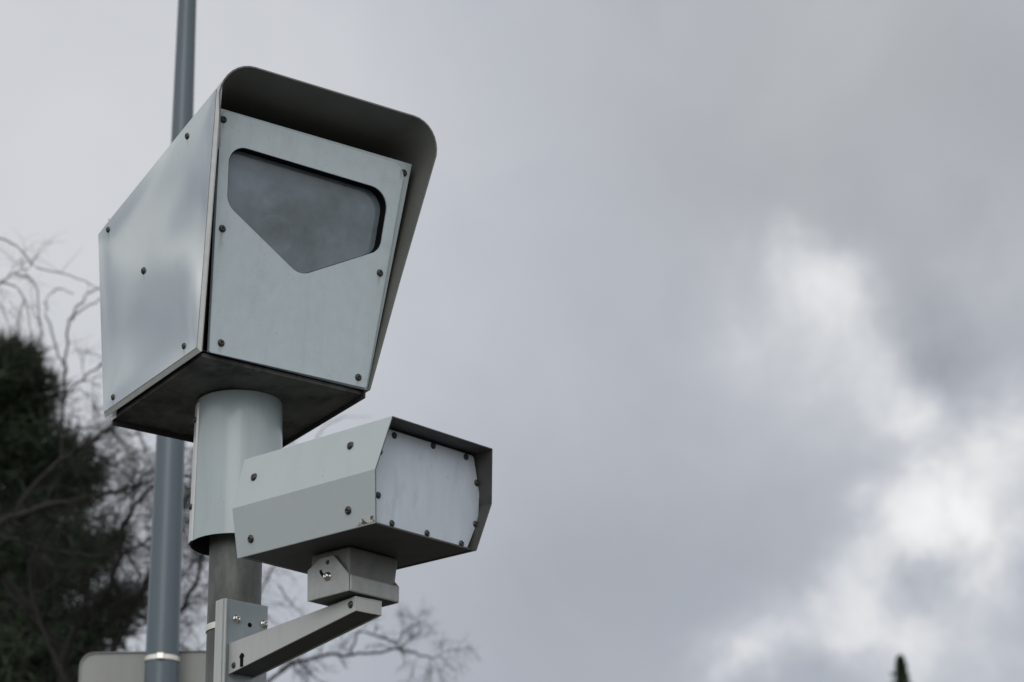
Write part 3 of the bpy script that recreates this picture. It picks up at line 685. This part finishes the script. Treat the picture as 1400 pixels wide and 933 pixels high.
# arching weeping branches at the far left
TY3 = 13.5
rootC = Vector((at(-180, 933, TY3).x, TY3, 0)); hC = at(-180, 900, TY3).z
bC = (-180, 900, TY3)
limbsC = [
    ([bC, (-150, 600, 13.4), (-90, 400, 13.3), (-20, 330, 13.2), (22, 336, 13.1), (50, 366, 13.0), (90, 375, 13.0), (130, 392, 12.9)], .007, .0025, 5, .2, 0),
    ([bC, (-130, 520, 13.5), (-60, 410, 13.5), (0, 388, 13.4), (18, 374, 13.4), (40, 366, 13.4)], .007, .0025, 14, .2, 1),
    ([(0, 385, 13.4), (25, 395, 13.4), (38, 425, 13.4), (44, 470, 13.4)], .005, .003, 3, .2, 1),
    ([(20, 375, 13.3), (46, 385, 13.3), (54, 430, 13.3), (56, 480, 13.3)], .005, .003, 3, .2, 0),
    ([bC, (-140, 560, 13.8), (-60, 430, 13.8), (-10, 410, 13.7), (10, 440, 13.7)], .009, .003, 3, .2, 1),
]
bare_tree('leafless tree with thin arching branches, at the left edge above the pine', rootC, hC, limbsC, 8, TG, 'barkl', .12, .06)

# dark pine: trunk, boughs, needle clumps
def needles(T, rnd, c, r, n, ln, wd, up=.3):
    for _ in range(n):
        while True:
            q = Vector((rnd.uniform(-1, 1), rnd.uniform(-1, 1), rnd.uniform(-1, 1)))
            if q.length <= 1: break
        p = c + Vector((q.x * r, q.y * r, q.z * r * .75))
        d = (q + Vector((0, 0, up)) + rv(rnd, .5)).normalized(); s_ = d.orthogonal().normalized()
        s_ = (s_ * math.cos(rnd.random() * 6.28) + d.cross(s_) * math.sin(rnd.random() * 6.28)).normalized() * wd * rnd.uniform(.6, 1.2)
        l = ln * rnd.uniform(.6, 1.4); b = len(T.v)
        T.v += [p - s_, p + s_, p + d * l + s_ * .15, p + d * l - s_ * .15]; T.f.append((b, b + 1, b + 2, b + 3))
def conifer_tree(label, root, height, spread, seed, m, clumps, base_z=0.22, fine=1.0, taper=.9, nneed=90, wd=.018, bias=1.0, vary=(.55, 1.12), boughs=(), slim=(.5, .5)):
    rnd = random.Random(seed); t = thing('conifer_tree', label, 'tree', Matrix.Translation(root))
    Tr = Tubes(); pts = [Vector((rnd.gauss(0, .02) * i * (slim[0] > .3), rnd.gauss(0, .02) * i * (slim[0] > .3), height * .97 * i / 8)) for i in range(9)]
    Tr.tube(pts, [height * .022 * (1 - i / 8.4) for i in range(9)], 9)
    Cr = Tubes()
    for k in range(clumps):
        u = 1 - (1 - (k + rnd.random()) / clumps) ** bias; z = height * (base_z + (1 - base_z) * u)
        w = (spread * (1 - u) ** taper + .20 * fine * slim[0]) * rnd.uniform(*vary)
        a = k * 2.39996 + rnd.uniform(-.4, .4); rise = rnd.uniform(-.15, .30)
        tip = Vector((w * math.cos(a), w * math.sin(a), z + rise * w)); root_ = Vector((pts[min(8, int(8 * z / (height * .97)))].x, pts[min(8, int(8 * z / (height * .97)))].y, z - .1 * w)); tip = tip + Vector((root_.x, root_.y, 0))
        mid = (root_ + tip) / 2 + Vector((0, 0, -.10 * w))
        bp_ = smoothpath([root_, mid, tip], 4); Tr.tube(bp_, [(.035 * (1 - i / 9)) * fine * min(1, w) + .006 for i in range(len(bp_))], 5)
        steps = max(2, int(w / (.20 * fine)))
        for j in range(steps):
            f_ = .22 + .78 * (j + rnd.random()) / steps; i = min(len(bp_) - 2, int(f_ * (len(bp_) - 1))); c = bp_[i].lerp(bp_[i + 1], f_ * (len(bp_) - 1) - i)
            sp_ = fine * (.12 + .22 * f_) * min(1.0, slim[0] + w * slim[1])
            for _ in range(2):
                needles(Cr, rnd, c + rv(rnd, sp_ * .55), sp_ * rnd.uniform(.6, 1.15), nneed, .17 * fine, wd * fine)
    for (q, sz) in boughs:       # the bushy ends that stand out of the crown's edge
        tip = at(*q) - Vector(root); w = math.hypot(tip.x, tip.y); root_ = Vector((0, 0, tip.z - .35 * w))
        bp_ = smoothpath([root_, (root_ + tip) / 2 + Vector((0, 0, -.08 * w)), tip], 5); Tr.tube(bp_, [.045 * (1 - i / 12) + .006 for i in range(len(bp_))], 5)
        for j in range(14):
            f_ = .25 + .75 * (j + rnd.random()) / 14; i = min(len(bp_) - 2, int(f_ * (len(bp_) - 1))); c = bp_[i].lerp(bp_[i + 1], f_ * (len(bp_) - 1) - i)
            needles(Cr, rnd, c + rv(rnd, sz * .36), sz * rnd.uniform(.5, 1.0), nneed, .17, wd)
    obj('trunk', Tr.mesh(), M['bark'], t)
    me = bpy.data.meshes.new('crown'); me.from_pydata([tuple(v) for v in Cr.v], [], Cr.f); me.update()
    obj('crown', me, M[m], t)
    return t
PY = 20.0
tipp = at(14, 497, PY)
conifer_tree('dark bushy pine tree with a ragged crown, at the left edge behind the bare branches', Vector((tipp.x, PY, 0)), tipp.z, 1.95, 3, 'conifer', 95, base_z=.25, fine=1.0, taper=.85, nneed=58, wd=.012,
    boughs=[((22, 492, 20), .20), ((48, 520, 19.8), .2), ((66, 548, 19.9), .22), ((70, 600, 19.6), .25), ((92, 622, 20.1), .2), ((112, 642, 19.7), .2), ((96, 690, 19.8), .26), ((128, 735, 19.6), .24),
            ((146, 745, 19.9), .2), ((132, 648, 19.7), .15), ((105, 760, 19.4), .3), ((168, 742, 19.9), .16), ((175, 808, 19.7), .2), ((178, 832, 19.8), .2), ((140, 850, 19.6), .26), ((110, 880, 19.7), .3), ((60, 830, 19.2), .3), ((150, 930, 19.9), .3)])
FY = 62.0
tipf = at(1231, 901, FY)
conifer_tree('small green conifer tip alone at the lower right against bright cloud', Vector((tipf.x, FY, 0)), tipf.z, 3.5, 6, 'fir', 260, base_z=.1, fine=.55, taper=.92, nneed=16, wd=.05, bias=2.0, vary=(.45, 1.15), slim=(.10, 1.6))
